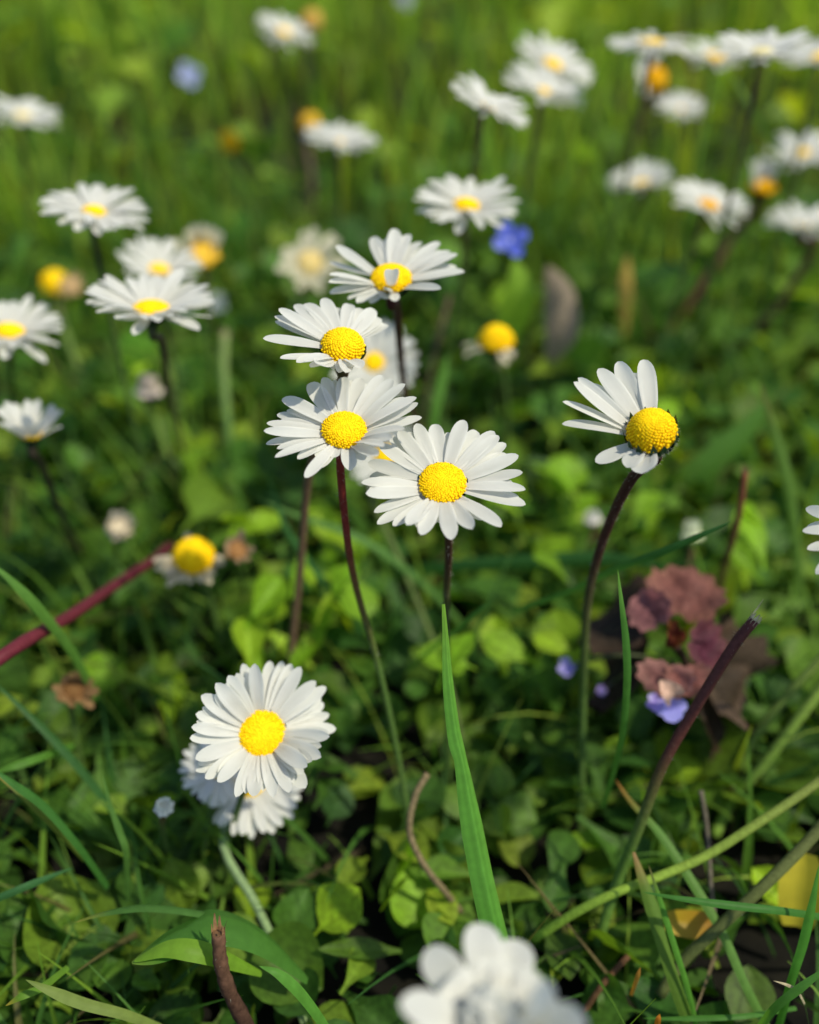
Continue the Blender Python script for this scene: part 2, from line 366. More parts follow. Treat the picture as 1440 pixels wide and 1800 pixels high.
# --- the lower left group
daisy('round white daisy facing the viewer, in front of two others low in the grass', 461, 1290, 252, (.06, .06), .0215, cup=7, dk=.31, beads=420, hd=.42, stem=[(425, 1400), (400, 1480), (395, 1560)], pw=1.18,
      tips=Z(3.6, 250, 1100, [(635, 240), (712, 243), (810, 225), (885, 226), (942, 242), (1003, 260), (1100, 352), (1160, 385), (1155, 490), (1180, 560, .9), (1228, 650, 1.1), (1185, 700), (1135, 835, 1.2), (1040, 890, 1.1), (1035, 1030, 1.2), (930, 1045), (830, 1070), (700, 1090, 1.1), (600, 1070), (480, 985), (400, 965), (340, 920), (335, 845), (308, 710), (325, 640), (335, 560), (385, 445, 1.2), (475, 372, 1.2), (550, 320, 1.15)]))
daisy('white daisy tucked under the round one, its petals fanned out below', 440, 1376, 190, (0, .35), .0205, npet=32, cup=4, dk=.26, beads=120, dist=.176, stem=[(392, 1480), (450, 1590), (500, 1700), (540, 1820), (590, 2050)], rs=.0007, top=(.05, .085, .03), low=(.20, .29, .13), split=.08, pw=1.1)
daisy('white daisy peeping out to the side of the round one, blurred, petals pointing left', 388, 1348, 140, (-.25, .35), .018, npet=26, cup=8, dk=.28, beads=70, stem=[(360, 1480), (372, 1580)], rs=.0007, dist=.172)
daisy('large blurred white daisy nearest the viewer, petals folded over its disc', 868, 1806, 335, (0.0, .35), .0195, cup=10, dk=.32, beads=120, hd=.2, pw=1.7, stem=[(880, 1900), (890, 1990)],
      inner=[(11, 138, .50, 1.9), (8, 120, .42, 1.8), (15, 16, .34, 2.0)], pcol=(.80, .80, .75), tips=[(748, 1668, 1.3), (842, 1620, 1.45), (912, 1656, 1.5), (972, 1750, 1.4), (708, 1762, 1.3), (1030, 1800, 1.4), (1010, 1850, 1.4), (715, 1850, 1.4), (770, 1910, 1.4), (850, 1940, 1.4), (940, 1920, 1.4)])
# --- mid distance
daisy('white daisy tilted to the right above the bright blue flower, disc square and yellow', 820, 362, 182, (.12, .78), .0215, npet=34, cup=6, dk=.24, beads=110, stem=[(817, 440), (815, 520), (812, 640)], top=(.10, .09, .04), split=.6)
daisy('flat white daisy leaning right, alone in the grass left of the wilted cream one', 166, 373, 180, (.10, .80), .0215, npet=36, cup=4, dk=.2, beads=70, top=(.03, .03, .02))
daisy('wide white daisy seen from its edge, petals fanned out in front of a paler one', 267, 543, 222, (.0, .80), .0225, npet=36, cup=9, dk=.26, hd=.35, beads=110, stem=[(284, 600), (296, 680), (325, 800), (350, 880)], rs=.0007, top=(.05, .07, .03), low=(.10, .08, .05), split=.2)
daisy('white daisy standing just behind the fan shaped one, disc to its right side', 280, 475, 150, (.10, .62), .0205, npet=26, cup=16, dk=.22, beads=70)
daisy('white daisy cut by the left edge of the view, yellow disc half showing', 16, 584, 180, (.0, .72), .0215, npet=34, cup=8, dk=.26, beads=100, stem=[(20, 680), (25, 800)])
daisy('small cupped white daisy opening upward on a dark calyx', 55, 765, 135, (-.06, .80), .019, dist=.192, npet=17, cup=38, dk=.26, hd=.4, beads=60, pw=1.35, stem=[(72, 815), (120, 930), (175, 1010)], top=(.035, .03, .02), low=(.06, .06, .03), rs=.0008)
# --- far, blurred: their petals run together
F = dict(ring=True, npet=46, beads=40, dk=.22, lenj=.05, pw=1.12)
daisy('pale white daisy at the left edge high in the grass, its disc hardly yellow', 40, 205, 112, (.15, .78), ycol=((.75, .6, .2), (.8, .7, .35)), **F)
daisy('blurred white daisy beside a small faded orange head, farthest in the grass', 500, 58, 98, (.3, .68), **F)
daisy('blurred white daisy seen from its edge with a yellow head peering over it', 597, 250, 130, (.08, .86), **{**F, 'dk': .1})
daisy('slanting white daisy, lowest and leftmost of the three that lean right together', 858, 188, 145, (.40, .78), .0185, **{**F, 'dk': .14})
daisy('slanting white daisy partly covered by the one above it in the trio leaning right', 955, 162, 148, (.28, .82), .0228, **{**F, 'dk': .16})
daisy('slanting white daisy with a soft yellow disc, topmost of the trio leaning right', 972, 115, 140, (.40, .68), .0235, **F)
daisy('white daisy turned away, dark calyx showing under its arched petals', 1145, 74, 138, (.02, .97), **{**F, 'dk': .26, 'hd': .1}, cup=-4, calyx=(.03, .02, .012))
daisy('small half open daisy with an orange disc at its right, on a thick brown stem', 1150, 140, 88, (.42, .30), .017, arc=[(95, 235)], **{**F, 'dk': .42, 'hd': .8}, cup=25, rs=.0016, top=(.22, .13, .09), low=(.20, .12, .08), stem=[(1128, 190), (1110, 250), (1085, 340), (1075, 400)], ycol=((.80, .38, .004), (.86, .48, .01)))
daisy('small round white daisy without visible disc, below the orange one', 1197, 192, 85, (.1, .62), .017, **{**F, 'dk': .1})
daisy('small white daisy, pale orange disc, at the left end of a line of three', 1256, 102, 92, (.1, .80), .017, **{**F, 'dk': .3})
daisy('wide flat white daisy in the middle of the line of three', 1340, 94, 152, (.03, .87), **{**F, 'dk': .2}, ycol=((.8, .7, .3), (.82, .74, .45)))
daisy('white daisy cut by the right edge at the end of the line of three', 1442, 103, 120, (.05, .82), **F)
daisy('cupped white daisy with its disc low in front, left of a pair that nearly touch', 1128, 326, 106, (-.05, .55), .018, **{**F, 'dk': .24}, cup=22, stem=[(1110, 380), (1095, 470), (1085, 560)], rs=.0008)
daisy('white daisy slanting right, orange disc near its right end, touching a dark calyx', 1245, 362, 138, (.30, .74), **{**F, 'dk': .24}, ycol=((.85, .42, .004), (.9, .52, .01)))
daisy('half closed daisy with upright petals over a dark calyx on a thick maroon stem', 1340, 330, 92, (.12, .72), .017, arc=[(20, 200)], **{**F, 'dk': .45, 'hd': .5, 'npet': 24, 'pw': 1.8}, cup=58, rs=.0013, top=(.11, .045, .035), low=(.11, .05, .035), stem=[(1295, 405), (1240, 490), (1160, 610), (1130, 680)], ycol=((.85, .42, .004), (.9, .52, .01)), calyx=(.018, .016, .012))
daisy('white daisy near the right edge, round and open with a small soft disc', 1410, 270, 112, (.0, .58), **{**F, 'dk': .2})
daisy('white daisy at the right edge, seen from its side, on a long red brown stem', 1412, 398, 125, (.1, .86), **{**F, 'dk': .16}, cup=12, stem=[(1430, 435), (1340, 570), (1210, 670)], rs=.0011, top=(.12, .05, .035), low=(.11, .06, .04))
daisy('tattered cream daisy, blurred, petals ragged and turning yellow', 545, 463, 138, (.0, .35), .0215, **{**F, 'npet': 15, 'dk': .3, 'lenj': .45, 'pw': 1.7}, pcol=(.72, .68, .50), ycol=((.75, .58, .2), (.8, .65, .3)), rs=.001, top=(.12, .09, .06), low=(.12, .09, .06), stem=[(520, 560), (500, 640)], name='faded_daisy')
daisy('white daisy cut by the right edge, two sharp petals pointing left', 1556, 930, 262, (-.1, .5), .0205, npet=24, cup=6, stem=[(1560, 1100), (1570, 1300)])

# --- faded heads and buds
ZLOG = []
HG = 'faded daisies and seed heads'; BG = 'daisy buds'
def head(label, px, py, w, n, size, name='faded_daisy', group=HG, **k):
    return daisy(label, px, py, w, n, size, name=name, group=group, cat='bud' if name == 'daisy_bud' else 'faded daisy', **k)
head('wilted daisy, closed upright, petals turned cream with a yellow base', 357, 446, 112, (-.04, .45), .0215, dist=.255, ring=True, npet=26, arc=[(5, 175)], cup=52, dk=.46, hd=.45, pw=1.7, pcol=(.86, .80, .60), ycol=((.85, .5, .02), (.85, .6, .1)), beads=50, rs=.0008)
head('yellow daisy head without petals beside a dry peach one, at the left side', 96, 497, 60, (.0, .5), .011, ring=True, npet=6, cup=-60, dk=.68, hd=.9, pcol=(.5, .36, .2), beads=80, lenj=.5, stem=[(110, 570), (150, 690), (165, 800)], rs=.001, low=(.13, .2, .05))
head('dry peach coloured daisy head touching a yellow bare one', 124, 503, 58, (.1, .3), .010, ring=True, npet=14, cup=25, dk=.5, hd=.5, pcol=(.55, .38, .22), ycol=((.5, .33, .16), (.55, .4, .2)), beads=40, lenj=.4)
head('bright yellow daisy dome with one white petal left at its side', 872, 602, 130, (.0, .6), .0172, ring=True, npet=16, arc=[(155, 205), (270, 350)], cup=-12, dk=.46, hd=1.0, pcol=(.74, .66, .52), beads=120, lenj=.5, pw=1.5, stem=[(882, 650), (890, 740), (880, 840)], rs=.0008, top=(.14, .16, .06), low=(.1, .16, .04))
head('yellow daisy dome with dry beige petals hanging below, beside the red stalk', 341, 978, 138, (-.05, .42), .0175, npet=22, arc=[(185, 365), (80, 112)], cup=-4, dk=.50, dist=.195, hd=.85, pcol=(.74, .64, .46), beads=260, lenj=.45, pw=1.0, rs=.0007, stem=[(365, 1040), (385, 1110), (400, 1190)], top=(.09, .11, .04), lift=-.1)
head('shrivelled brown daisy head next to the yellow dome with hanging petals', 418, 967, 86, (.1, .3), .011, dist=.19, ring=True, npet=14, cup=38, dk=.42, hd=.3, pcol=(.46, .32, .19), ycol=((.30, .15, .05), (.4, .22, .09)), beads=50, lenj=.5, pw=1.7, stem=[(425, 1010), (432, 1080)], top=(.1, .09, .05))
head('shrivelled orange brown flower head lying low at the left', 130, 1212, 100, (.1, .2), .014, dist=.185, ring=True, npet=14, cup=35, dk=.38, hd=.3, pcol=(.34, .20, .09), ycol=((.12, .06, .02), (.25, .13, .05)), beads=40, lenj=.45, pw=2.0)
head('far yellow orange daisy head without petals, alone in the grass', 402, 250, 48, (.1, .3), .011, ring=True, npet=4, cup=-50, dk=.7, hd=.9, pcol=(.5, .3, .1), ycol=((.86, .45, .004), (.9, .52, .01)), beads=50, lenj=.4)
head('faded orange head peering from behind the farthest left daisy', 548, 36, 42, (.1, .3), .011, ring=True, npet=6, cup=-40, dk=.7, hd=.9, pcol=(.6, .42, .24), ycol=((.72, .42, .08), (.75, .5, .14)), beads=40)
head('small yellow head peering over the edge-on white daisy', 545, 218, 44, (.1, .3), .010, ring=True, npet=4, cup=-50, dk=.75, hd=.9, pcol=(.6, .4, .1), ycol=((.8, .45, .02), (.85, .55, .08)), beads=40)
B = dict(ring=True, name='daisy_bud', group=BG, beads=30)
head('pinkish white closed daisy bud on a pale stalk left of the centre', 261, 690, 66, (.0, .75), .011, dist=.26, npet=18, cup=66, dk=.62, hd=.3, pw=2.2, pcol=(.72, .62, .52), ycol=((.7, .6, .5), (.72, .62, .55)), stem=[(275, 740), (310, 850), (345, 960)], low=(.13, .22, .04), top=(.13, .14, .06), split=.1, rs=.0008, **B)
head('beige white ragged bud above the dark red stalk', 210, 930, 75, (.05, .5), .012, dist=.22, npet=18, cup=48, dk=.55, hd=.4, pw=2.0, pcol=(.66, .60, .48), ycol=((.6, .52, .38), (.66, .58, .42)), lenj=.3, **B)
head('white bud in a green calyx at the right tip of the fan shaped daisy', 380, 540, 52, (.1, .75), .0095, npet=14, cup=66, dk=.7, hd=.3, pw=2.2, calyx=(.10, .2, .03), ycol=((.7, .7, .6), (.75, .75, .65)), **B)
head('tiny white bud above the tattered cream daisy', 494, 421, 44, (.0, .5), .0095, npet=14, cup=60, dk=.7, hd=.3, pw=2.2, pcol=(.72, .72, .55), ycol=((.7, .7, .5), (.75, .75, .6)), **B)
head('tiny white bud among leaves right of the long dark stem', 1042, 915, 42, (.0, .6), .0075, dist=.225, npet=14, cup=62, dk=.7, hd=.3, pw=2.2, calyx=(.10, .2, .03), ycol=((.7, .65, .6), (.75, .7, .65)), **B)
head('white and green bud above the purple leaves', 1216, 943, 60, (.05, .8), .010, dist=.215, npet=14, cup=70, dk=.6, hd=.3, pw=2.0, pcol=(.66, .70, .52), calyx=(.16, .26, .07), ycol=((.6, .65, .4), (.65, .7, .5)), **B)
head('small white bud in the shade left below the cluster of three daisies', 288, 1420, 46, (.0, .4), .0075, dist=.165, npet=14, pcol=(.88, .88, .82), cup=60, dk=.65, hd=.3, pw=2.2, ycol=((.7, .7, .6), (.75, .75, .65)), **B)
head('small white bud half hidden by the slanting right side daisies', 1083, 322, 36, (-.2, .5), .009, dist=.38, npet=12, cup=60, dk=.65, hd=.3, pw=2.0, ycol=((.7, .7, .6), (.75, .75, .65)), **B)

# --- other small flowers
def petal_flower(name, label, cat, px, py, w, size, n, lobes, col, heart, stem=None, cup=15):
    d = size*FPX/w; c = at_dist(px, py, d); nv = view_normal(px, py, *n); a, b, _ = frame(nv); R = size/2
    path = stem_path(c-nv*R*.2, nv, .003, stem); root = thing(name, label, cat, Vector((path[-1].x, path[-1].y, 0)))
    mb = MB(); tube(mb, path, lambda t: .0005, lambda t: GRN_ST, 6); mb.build('stem', M_STEM, root)
    for k in range(lobes):
        w_ = 2*math.pi*k/lobes+.3; pl = a*math.cos(w_)+b*math.sin(w_); cu = math.radians(cup+random.uniform(-12, 12))
        g = petal_geo(c+pl*R*.08, c+(pl*math.cos(cu)+nv*math.sin(cu))*R, nv, R*.85*random.uniform(.8, 1.1), bend=.05, cup=.2)
        m1 = MB(); m1.add(*g, lerp(col, heart, .0+.25*random.random())); m1.build('petal', M_LEAF_F, root)
    mb = MB(); disc_geo(mb, c, nv, R*.14, R*.12, 12, (heart, heart)); mb.build('flower_centre', M_DISC, root)
    return root
M_LEAF_F = leafy('coloured_petal', .3, .5, tint=(1, 1, 1.1), noise_scale=300, noise_amt=.1)
petal_flower('speedwell_flower', 'bright blue speedwell under the tilted daisy', 'wild flower', 896, 424, 70, .0095, (.25, .35), 4, (.012, .05, .50), (.4, .45, .8), [(890, 470), (885, 560)], cup=12)
petal_flower('speedwell_flower', 'far pale lilac blue flower, a soft speck in the grass', 'wild flower', 332, 132, 40, .0105, (.1, .3), 4, (.30, .36, .60), (.5, .5, .7))
petal_flower('speedwell_flower', 'small whitish blue flower right of the bright blue one', 'wild flower', 999, 410, 38, .009, (.1, .4), 4, (.45, .52, .66), (.6, .6, .7))
petal_flower('speedwell_flower', 'tiny lilac speck at the top edge of the view', 'wild flower', 712, 0, 26, .009, (.1, .3), 4, (.34, .36, .50), (.5, .5, .6))

# ---------------------------------------------------------------- purple ground ivy
def round_leaf(mb, base, direc, nrm, L, W, col, edge, crenate=.07, cupv=.25, droop=.2, teeth=11):
    e = unit(direc); s = unit(e.cross(nrm)); m = s.cross(e); nr, na = 7, 44; vs = [tuple(base+e*L*.12)]; cs = [col]; fs = []
    for i in range(1, nr+1):
        for k in range(na):
            w = 2*math.pi*k/na; q = i/nr
            rr = q*(1+crenate*q*math.cos(w*teeth))*(1-.28*math.exp(-((w-math.pi)/.35)**2)*q)
            x = .5+.5*math.cos(w)*rr; y = .5*math.sin(w)*rr; dd = math.hypot(x-.1, y)
            h = cupv*(y*y*2.4)-droop*x*x+.055*math.sin(7*math.atan2(y, x-.05)+L*9000)*dd*1.6+.05*math.sin(x*14+y*9+L*5000)*dd
            vs.append(tuple(base+e*L*x+s*W*y+m*L*h)); cs.append(lerp(col, edge, max(0, q-.5)*1.6*random.uniform(.7, 1.1)))
    for k in range(na): fs.append((0, 1+k, 1+(k+1) % na))
    for i in range(nr-1):
        for k in range(na):
            o = 1+i*na; fs.append((o+k, o+na+k, o+na+(k+1) % na, o+(k+1) % na))
    mb.add(vs, fs, cs)
gz = at_z(1190, 1220, 0); gi = thing('ground_ivy', 'ground ivy plant with purple brown scalloped leaves around a red heart, violet flowers below', 'plant', gz)
gc = at_depth(1185, 1130, .168)
mb = MB(); tube(mb, smooth_path([gc, gc.lerp(gz, .4)+Vector((.002, 0, 0)), gc.lerp(gz, .8), gz], 12), lambda t: .0009, lambda t: (.07, .04, .03), 7); mb.build('stem', M_STEM, gi)
for (bx, by, tx, ty, dz, L, W, col, edge, nx, ny) in [
        (1165, 1105, 1130, 1045, -.002, 1, .80, (.22, .09, .095), (.31, .14, .135), -.45, .15),
        (1190, 1095, 1215, 1005, -.006, 1, .85, (.19, .075, .062), (.27, .12, .085), .1, .3),
        (1205, 1120, 1268, 1150, -.001, 1, .85, (.085, .02, .035), (.16, .06, .06), .35, .35),
        (1180, 1160, 1165, 1215, .003, 1, 1.1, (.22, .095, .088), (.33, .165, .135), -.1, .1),
        (1200, 1165, 1210, 1200, .003, 1, .9, (.20, .075, .065), (.28, .13, .10), .2, .2),
        (1220, 1165, 1315, 1220, -.010, 1, .85, (.05, .035, .022), (.13, .085, .055), .2, .45),
        (1150, 1120, 1060, 1070, -.012, 1, .95, (.030, .024, .016), (.085, .05, .032), -.2, .5),
        (1150, 1150, 1050, 1190, -.014, 1, .9, (.028, .022, .018), (.06, .035, .03), -.1, .5),
        (1225, 1150, 1300, 1270, -.012, 1, .8, (.055, .040, .026), (.11, .075, .05), .1, .5)]:
    b = at_depth(bx, by, .168-dz); t = at_depth(tx, ty, .168-dz*1.8); Lm = max((t-b).length*1.12, .006)
    mb = MB(); round_leaf(mb, b, t-b, view_normal(bx, by, nx, ny), Lm, max(Lm*W*1.35, .0075), col, edge, .08, .35, .12)
    mb.build('leaf', M_PURPLE, gi)
mb = MB()
for k in range(9):
    b = gc+Vector((random.uniform(-.0012, .0012), random.uniform(-.001, .001), .0))
    t = at_depth(1185+random.uniform(-22, 25), 1105+random.uniform(-22, 30), .163)
    g = petal_geo(b, t, -ray(1185, 1130), .0016, bend=.12, cup=.6, nu=6, nv=4); mb.add(*g, lerp((.14, .03, .02), (.22, .09, .025), random.random()))
mb.build('leaf_heart', M_PURPLE, gi)
for (x, y, w, col) in ((1178, 1236, 62, (.33, .32, .78)), (1150, 1232, 34, (.36, .26, .66)), (995, 1170, 40, (.24, .20, .56)), (1057, 1212, 24, (.34, .22, .62))):
    c = at_depth(x, y, .163 if x > 1100 else .185); R = w/2/FPX*.165*1.15
    mb = MB(); nv = view_normal(x, y, .0, .2); a, b, _ = frame(nv)
    for ang, ln, wd in ((-90, 1.0, 1.3), (-150, .85, .9), (-30, .85, .9), (70, .7, .8), (115, .7, .8)):
        pl = a*math.cos(math.radians(ang))+b*math.sin(math.radians(ang))
        mb.add(*petal_geo(c, c+pl*R*ln+nv*R*.2, nv, R*wd*.75, bend=.05, cup=.2, nu=6, nv=4), lerp(col, (.6, .58, .85), random.random()*.5))
    tube(mb, smooth_path([c, c-nv*R*.8, c.lerp(gc, .5), gc.lerp(gz, .3)], 8), lambda t: R*.25*(1-.6*t), lambda t: lerp(col, (.07, .09, .03), min(1, t*2)), 6)
    mb.build('flower', M_LEAF_F, gi)
    if x == 1178:
        mb = MB(); mb.add(*petal_geo(c+UPV*R*.3, at_depth(1160, 1195, .159), nv, R*1.1, bend=.3, cup=.6), (.62, .40, .30)); mb.build('dry_bract', M_DRY, gi)

# ---------------------------------------------------------------- stalks, twigs and single grass blades
def pz(pts): return [at_z(*p) for p in pts]
def pd(pts): return [at_depth(*p) for p in pts]
def stalk(name, label, cat, pts, r0, r1, c0, c1, hair=0, cut=None, group=None, ns=9, lump=0, mat=None):
    path = smooth_path(pts, 24); base = path[-1]
    root = thing(name, label, cat, base, group)
    rad = lambda t: (r0+(r1-r0)*t)*(1+lump*math.sin(t*31)*.6+lump*math.sin(t*77+1)*.5)
    mb = MB(); tube(mb, path, rad, lambda t: lerp(c0, c1, min(1, max(0, (t-.45)/.3)) if cut and c0[0] < .1 else t), ns)
    if hair: hairs(mb, path, rad, hair, .0005, (.4, .4, .3))
    mb.build('stalk', mat or M_STEM, root)
    if cut:                                                                   # torn fibres at the broken end
        mb = MB(); e = unit(path[0]-path[1]); s = unit(e.orthogonal()); q = e.cross(s)
        for k in range(9):
            w = 2*math.pi*k/9; d = s*math.cos(w)+q*math.sin(w); p = path[0]+d*r0*.8-e*r0
            l = r0*random.uniform(1.2, 3.2)*(1.6 if k == 2 else 1)
            strip(mb, [p, p+e*l*.6+d*r0*.15, p+e*l+d*r0*random.uniform(-.2, .7)], q*math.cos(w)-s*math.sin(w), lambda t: r0*.45*(1-t*.8), lambda t: lerp(cut, [x*.6 for x in cut], t), nv=2)
        mb.add([path[0]+(s*math.cos(2*math.pi*k/10)+q*math.sin(2*math.pi*k/10))*r0*1.02+e*.00005 for k in range(10)], [tuple(range(10))], [x*.6 for x in cut])
        mb.build('torn_tip', M_DRY, root)
    return root
ST = 'bare stalks between the daisies'
stalk('cut_stalk', 'dark maroon cut stalk with a frayed pale tip, crossing below the purple leaves', 'stalk', pd([(1326, 1090, .138), (1290, 1135, .139), (1225, 1240, .142), (1165, 1345, .146), (1125, 1450, .151), (1085, 1550, .157), (1050, 1660, .160)]), .00078, .00085, (.085, .030, .026), (.10, .19, .035), hair=60, cut=(.6, .55, .34), group=ST)
stalk('cut_stalk', 'thin reddish cut stalk standing in front of the green leaves at the right', 'stalk', pd([(1310, 828, .175), (1300, 900, .18), (1285, 960, .188), (1270, 1010, .20), (1258, 1080, .21)]), .00055, .0006, (.22, .07, .04), (.14, .09, .04), cut=(.3, .2, .1), group=ST)
stalk('cut_stalk', 'thick pale green stalk with a flat cut top behind the left buds', 'stalk', pd([(395, 592, .25), (394, 660, .25), (400, 740, .25), (408, 830, .255)]), .0011, .0011, (.20, .27, .09), (.09, .2, .045), cut=(.5, .46, .25), group=ST)
stalk('creeping_stalk', 'thick red stalk lying aslant at the left, beside the yellow dome', 'stalk', pd([(300, 958, .205), (262, 990, .195), (200, 1030, .183), (120, 1085, .168), (40, 1130, .155), (-40, 1190, .15), (-130, 1290, .158)]), .0010, .00115, (.08, .014, .020), (.13, .022, .032), group=ST, lump=.05, hair=40)
stalk('broken_twig', 'brown broken twig standing up at the bottom, bark peeling at its tip', 'twig', pd([(384, 1640, .131), (388, 1690, .132), (402, 1740, .134), (432, 1800, .138), (470, 1880, .145)]), .0009, .0012, (.16, .085, .05), (.055, .028, .022), cut=(.32, .18, .09), lump=.10, hair=20, mat=M_DRY)
stalk('hairy_stalk', 'green hairy stalk slanting down from the right edge, upper of a close pair', 'stalk', pd([(1470, 1130, .175), (1400, 1205, .178), (1330, 1290, .182), (1265, 1385, .188), (1235, 1440, .186)]), .0008, .0009, (.17, .24, .05), (.15, .26, .05), hair=120, group=ST)
stalk('hairy_stalk', 'green hairy stalk slanting down from the right edge, lower of a close pair', 'stalk', pd([(1480, 1165, .172), (1410, 1255, .174), (1340, 1345, .178), (1285, 1410, .182), (1255, 1470, .181)]), .0009, .001, (.20, .30, .05), (.17, .29, .045), hair=120, group=ST)
stalk('brown_stem', 'blurred brown stem rising in the shade behind the cream daisy', 'stalk', pd([(540, 255, .36), (548, 330, .36), (540, 420, .37)]), .0013, .0013, (.10, .07, .045), (.07, .05, .035), group=ST)
stalk('brown_stem', 'blurred brown stem rising from the grass at the top beside the far daisy', 'stalk', pd([(545, 60, .45), (535, 140, .46), (528, 230, .48)]), .0013, .0013, (.09, .075, .04), (.08, .065, .035), group=ST)
stalk('brown_stem', 'thin brown stem behind the central daisies running down to the purple shade', 'stalk', pd([(790, 520, .25), (770, 600, .25), (752, 680, .255), (745, 760, .262)]), .0007, .0007, (.10, .065, .045), (.09, .08, .04), group=ST)
stalk('dry_grass_stalk', 'pale dry bent stalk curving in the dark gap left of the long blade', 'grass stalk', pd([(752, 1360, .158), (730, 1400, .157), (720, 1462, .157), (745, 1520, .158), (780, 1565, .161), (812, 1605, .166)]), .00055, .00055, (.22, .17, .09), (.24, .19, .10), ns=7, mat=M_DRY)
stalk('dry_grass_stalk', 'thin grey dry stalk standing upright behind the crossing green stalks', 'grass stalk', pd([(1232, 1390, .16), (1242, 1450, .16), (1250, 1560, .158), (1252, 1640, .158), (1190, 1690, .158)]), .0004, .0003, (.16, .14, .10), (.18, .15, .11), ns=6, mat=M_DRY)
stalk('dry_grass_stalk', 'brown dry stalk lying low in the shade near the bottom, below the leaves', 'grass stalk', pd([(1105, 1680, .152), (1060, 1730, .151), (1020, 1790, .152), (1000, 1830, .15)]), .0005, .0006, (.13, .065, .03), (.16, .09, .04), ns=6, mat=M_DRY)
stalk('grass_stalk', 'thick bright green grass stalk running up to the right edge, brighter than its neighbours', 'grass stalk', pd([(1480, 1345, .150), (1400, 1402, .149), (1320, 1455, .148), (1240, 1505, .148), (1160, 1540, .148), (1085, 1568, .148), (1010, 1605, .151), (940, 1650, .156)]), .00072, .0007, (.14, .17, .04), (.26, .42, .045))
stalk('grass_stalk', 'brownish green thick stalk slanting down from the right edge to the bottom', 'grass stalk', pd([(1480, 1410, .147), (1420, 1480, .147), (1340, 1560, .147), (1270, 1625, .148), (1200, 1690, .15), (1160, 1750, .15)]), .0009, .0009, (.12, .14, .045), (.08, .10, .03), hair=40)
BLG = 'single grass blades in the foreground'
def blade(label, pts, w, col, tip=None, facing=.3, fold=.35, nv=4, leaf=False, group=BLG, name='grass_leaf', mat=None, dist='d', prof=None, base=.75, edge=None, cat='grass blade'):
    """pts run from the tip to the base"""
    P = pd(pts) if dist == 'd' else pz(pts); path = smooth_path(P, 30)
    e = unit(path[-1]-path[0]); vd = unit(path[15]-EYE); s0 = unit(e.cross(vd)); side = s0*math.cos(facing)+vd*math.sin(facing)
    tip = tip or col
    wid = prof or (lambda t: w*.5*(min(1, (t/.35))**.75*(1-(1-base)*max(0, (t-.5)*2)))+1e-5)
    colf = (lambda t, v: [x*(1+.10*math.cos(v*40)+.03*math.sin(t*57)) for x in lerp(lerp(tip, col, min(1, t*4)), edge, max(0, v*1.6-.9) if v > 0 else 0)]) if edge else (lambda t: lerp(tip, col, min(1, t*4)))
    if leaf: wid = lambda t: w*.5*(math.sin(math.pi*min(1, t*.93+.01))**.8)+1e-5
    mb = MB(); strip(mb, path, side, wid, colf, fold, nv)
    return tag(mb.build(name, mat or M_GRASS, None, origin=path[-1]), label, cat, group)
G1 = (.06, .17, .035); G2 = (.085, .20, .03); GY = (.15, .26, .035); GD = (.035, .10, .03); ORG = (.38, .14, .03)
blade('broad long green grass blade, straight up to the central daisy from the bottom', [(780, 1062, .1325), (784, 1120, .1325), (789, 1200, .1325), (800, 1290, .1325), (812, 1340, .1325), (826, 1420, .133), (845, 1520, .1335), (862, 1600, .134), (880, 1680, .137), (890, 1760, .146)], .0032, (.10, .28, .04), tip=(.16, .32, .04), facing=.5, fold=.55, nv=16, edge=(.15, .36, .05),  # lighter right edge is sunlight painted into the blade colour
      prof=lambda t: float(np.interp(t, [0, .1, .25, .38, .44, .6, .8, 1], [.00025, .00045, .0009, .00115, .00095, .0017, .00185, .0018])))
blade('short bright green blade tip curling in front of the pale stem at the bottom', [(456, 1698, .128), (490, 1712, .128), (530, 1748, .13), (575, 1810, .135), (600, 1860, .14)], .0015, (.10, .27, .04), facing=.4)
blade('arching blade lying flat at the lower left with a yellow tip', [(130, 1622, .139), (180, 1606, .139), (250, 1595, .139), (330, 1602, .140), (398, 1618, .143), (440, 1650, .147)], .0016, (.07, .17, .035), tip=(.3, .3, .05), facing=.9)
blade('pointed leaf blade with a bright folded underside, left of the broken twig', [(232, 1692, .134), (270, 1672, .135), (320, 1645, .137), (380, 1622, .139), (460, 1650, .142), (540, 1720, .147)], .0075, (.07, .19, .03), tip=(.2, .32, .05), facing=.9, fold=.4, leaf=True)
blade('bright narrow blade lying below the pointed leaf toward the twig', [(236, 1690, .1335), (290, 1668, .133), (340, 1670, .133), (390, 1684, .135), (460, 1712, .142)], .003, (.17, .32, .03), facing=.3, leaf=True)
blade('pale yellow green blade lying on the leaves at the very left of the bottom', [(45, 1722, .131), (90, 1742, .132), (150, 1765, .134), (225, 1785, .137), (300, 1815, .144)], .0016, (.20, .27, .07), tip=(.14, .2, .04), facing=.3)
blade('short yellow tipped blade at the bottom left corner', [(10, 1768, .134), (40, 1750, .134), (75, 1735, .136), (120, 1700, .142)], .0011, (.13, .26, .03), tip=(.4, .3, .04))
blade('thin upright kinked blade in the dark grass left of the daisy cluster', [(181, 1362, .148), (196, 1420, .149), (212, 1465, .15), (222, 1495, .151), (224, 1540, .155), (226, 1590, .161)], .0011, (.085, .19, .04), facing=.5)
blade('curving green blade entering from the left edge, upper of the left tangle', [(-30, 1340, .142), (20, 1375, .143), (80, 1420, .146), (140, 1490, .15), (190, 1560, .158)], .0013, (.05, .16, .03), facing=.5)
blade('half yellow blade under the curving one at the left edge', [(-10, 1358, .146), (40, 1395, .147), (90, 1445, .149), (150, 1510, .154)], .0014, (.13, .17, .03), tip=(.42, .26, .03), facing=.5)
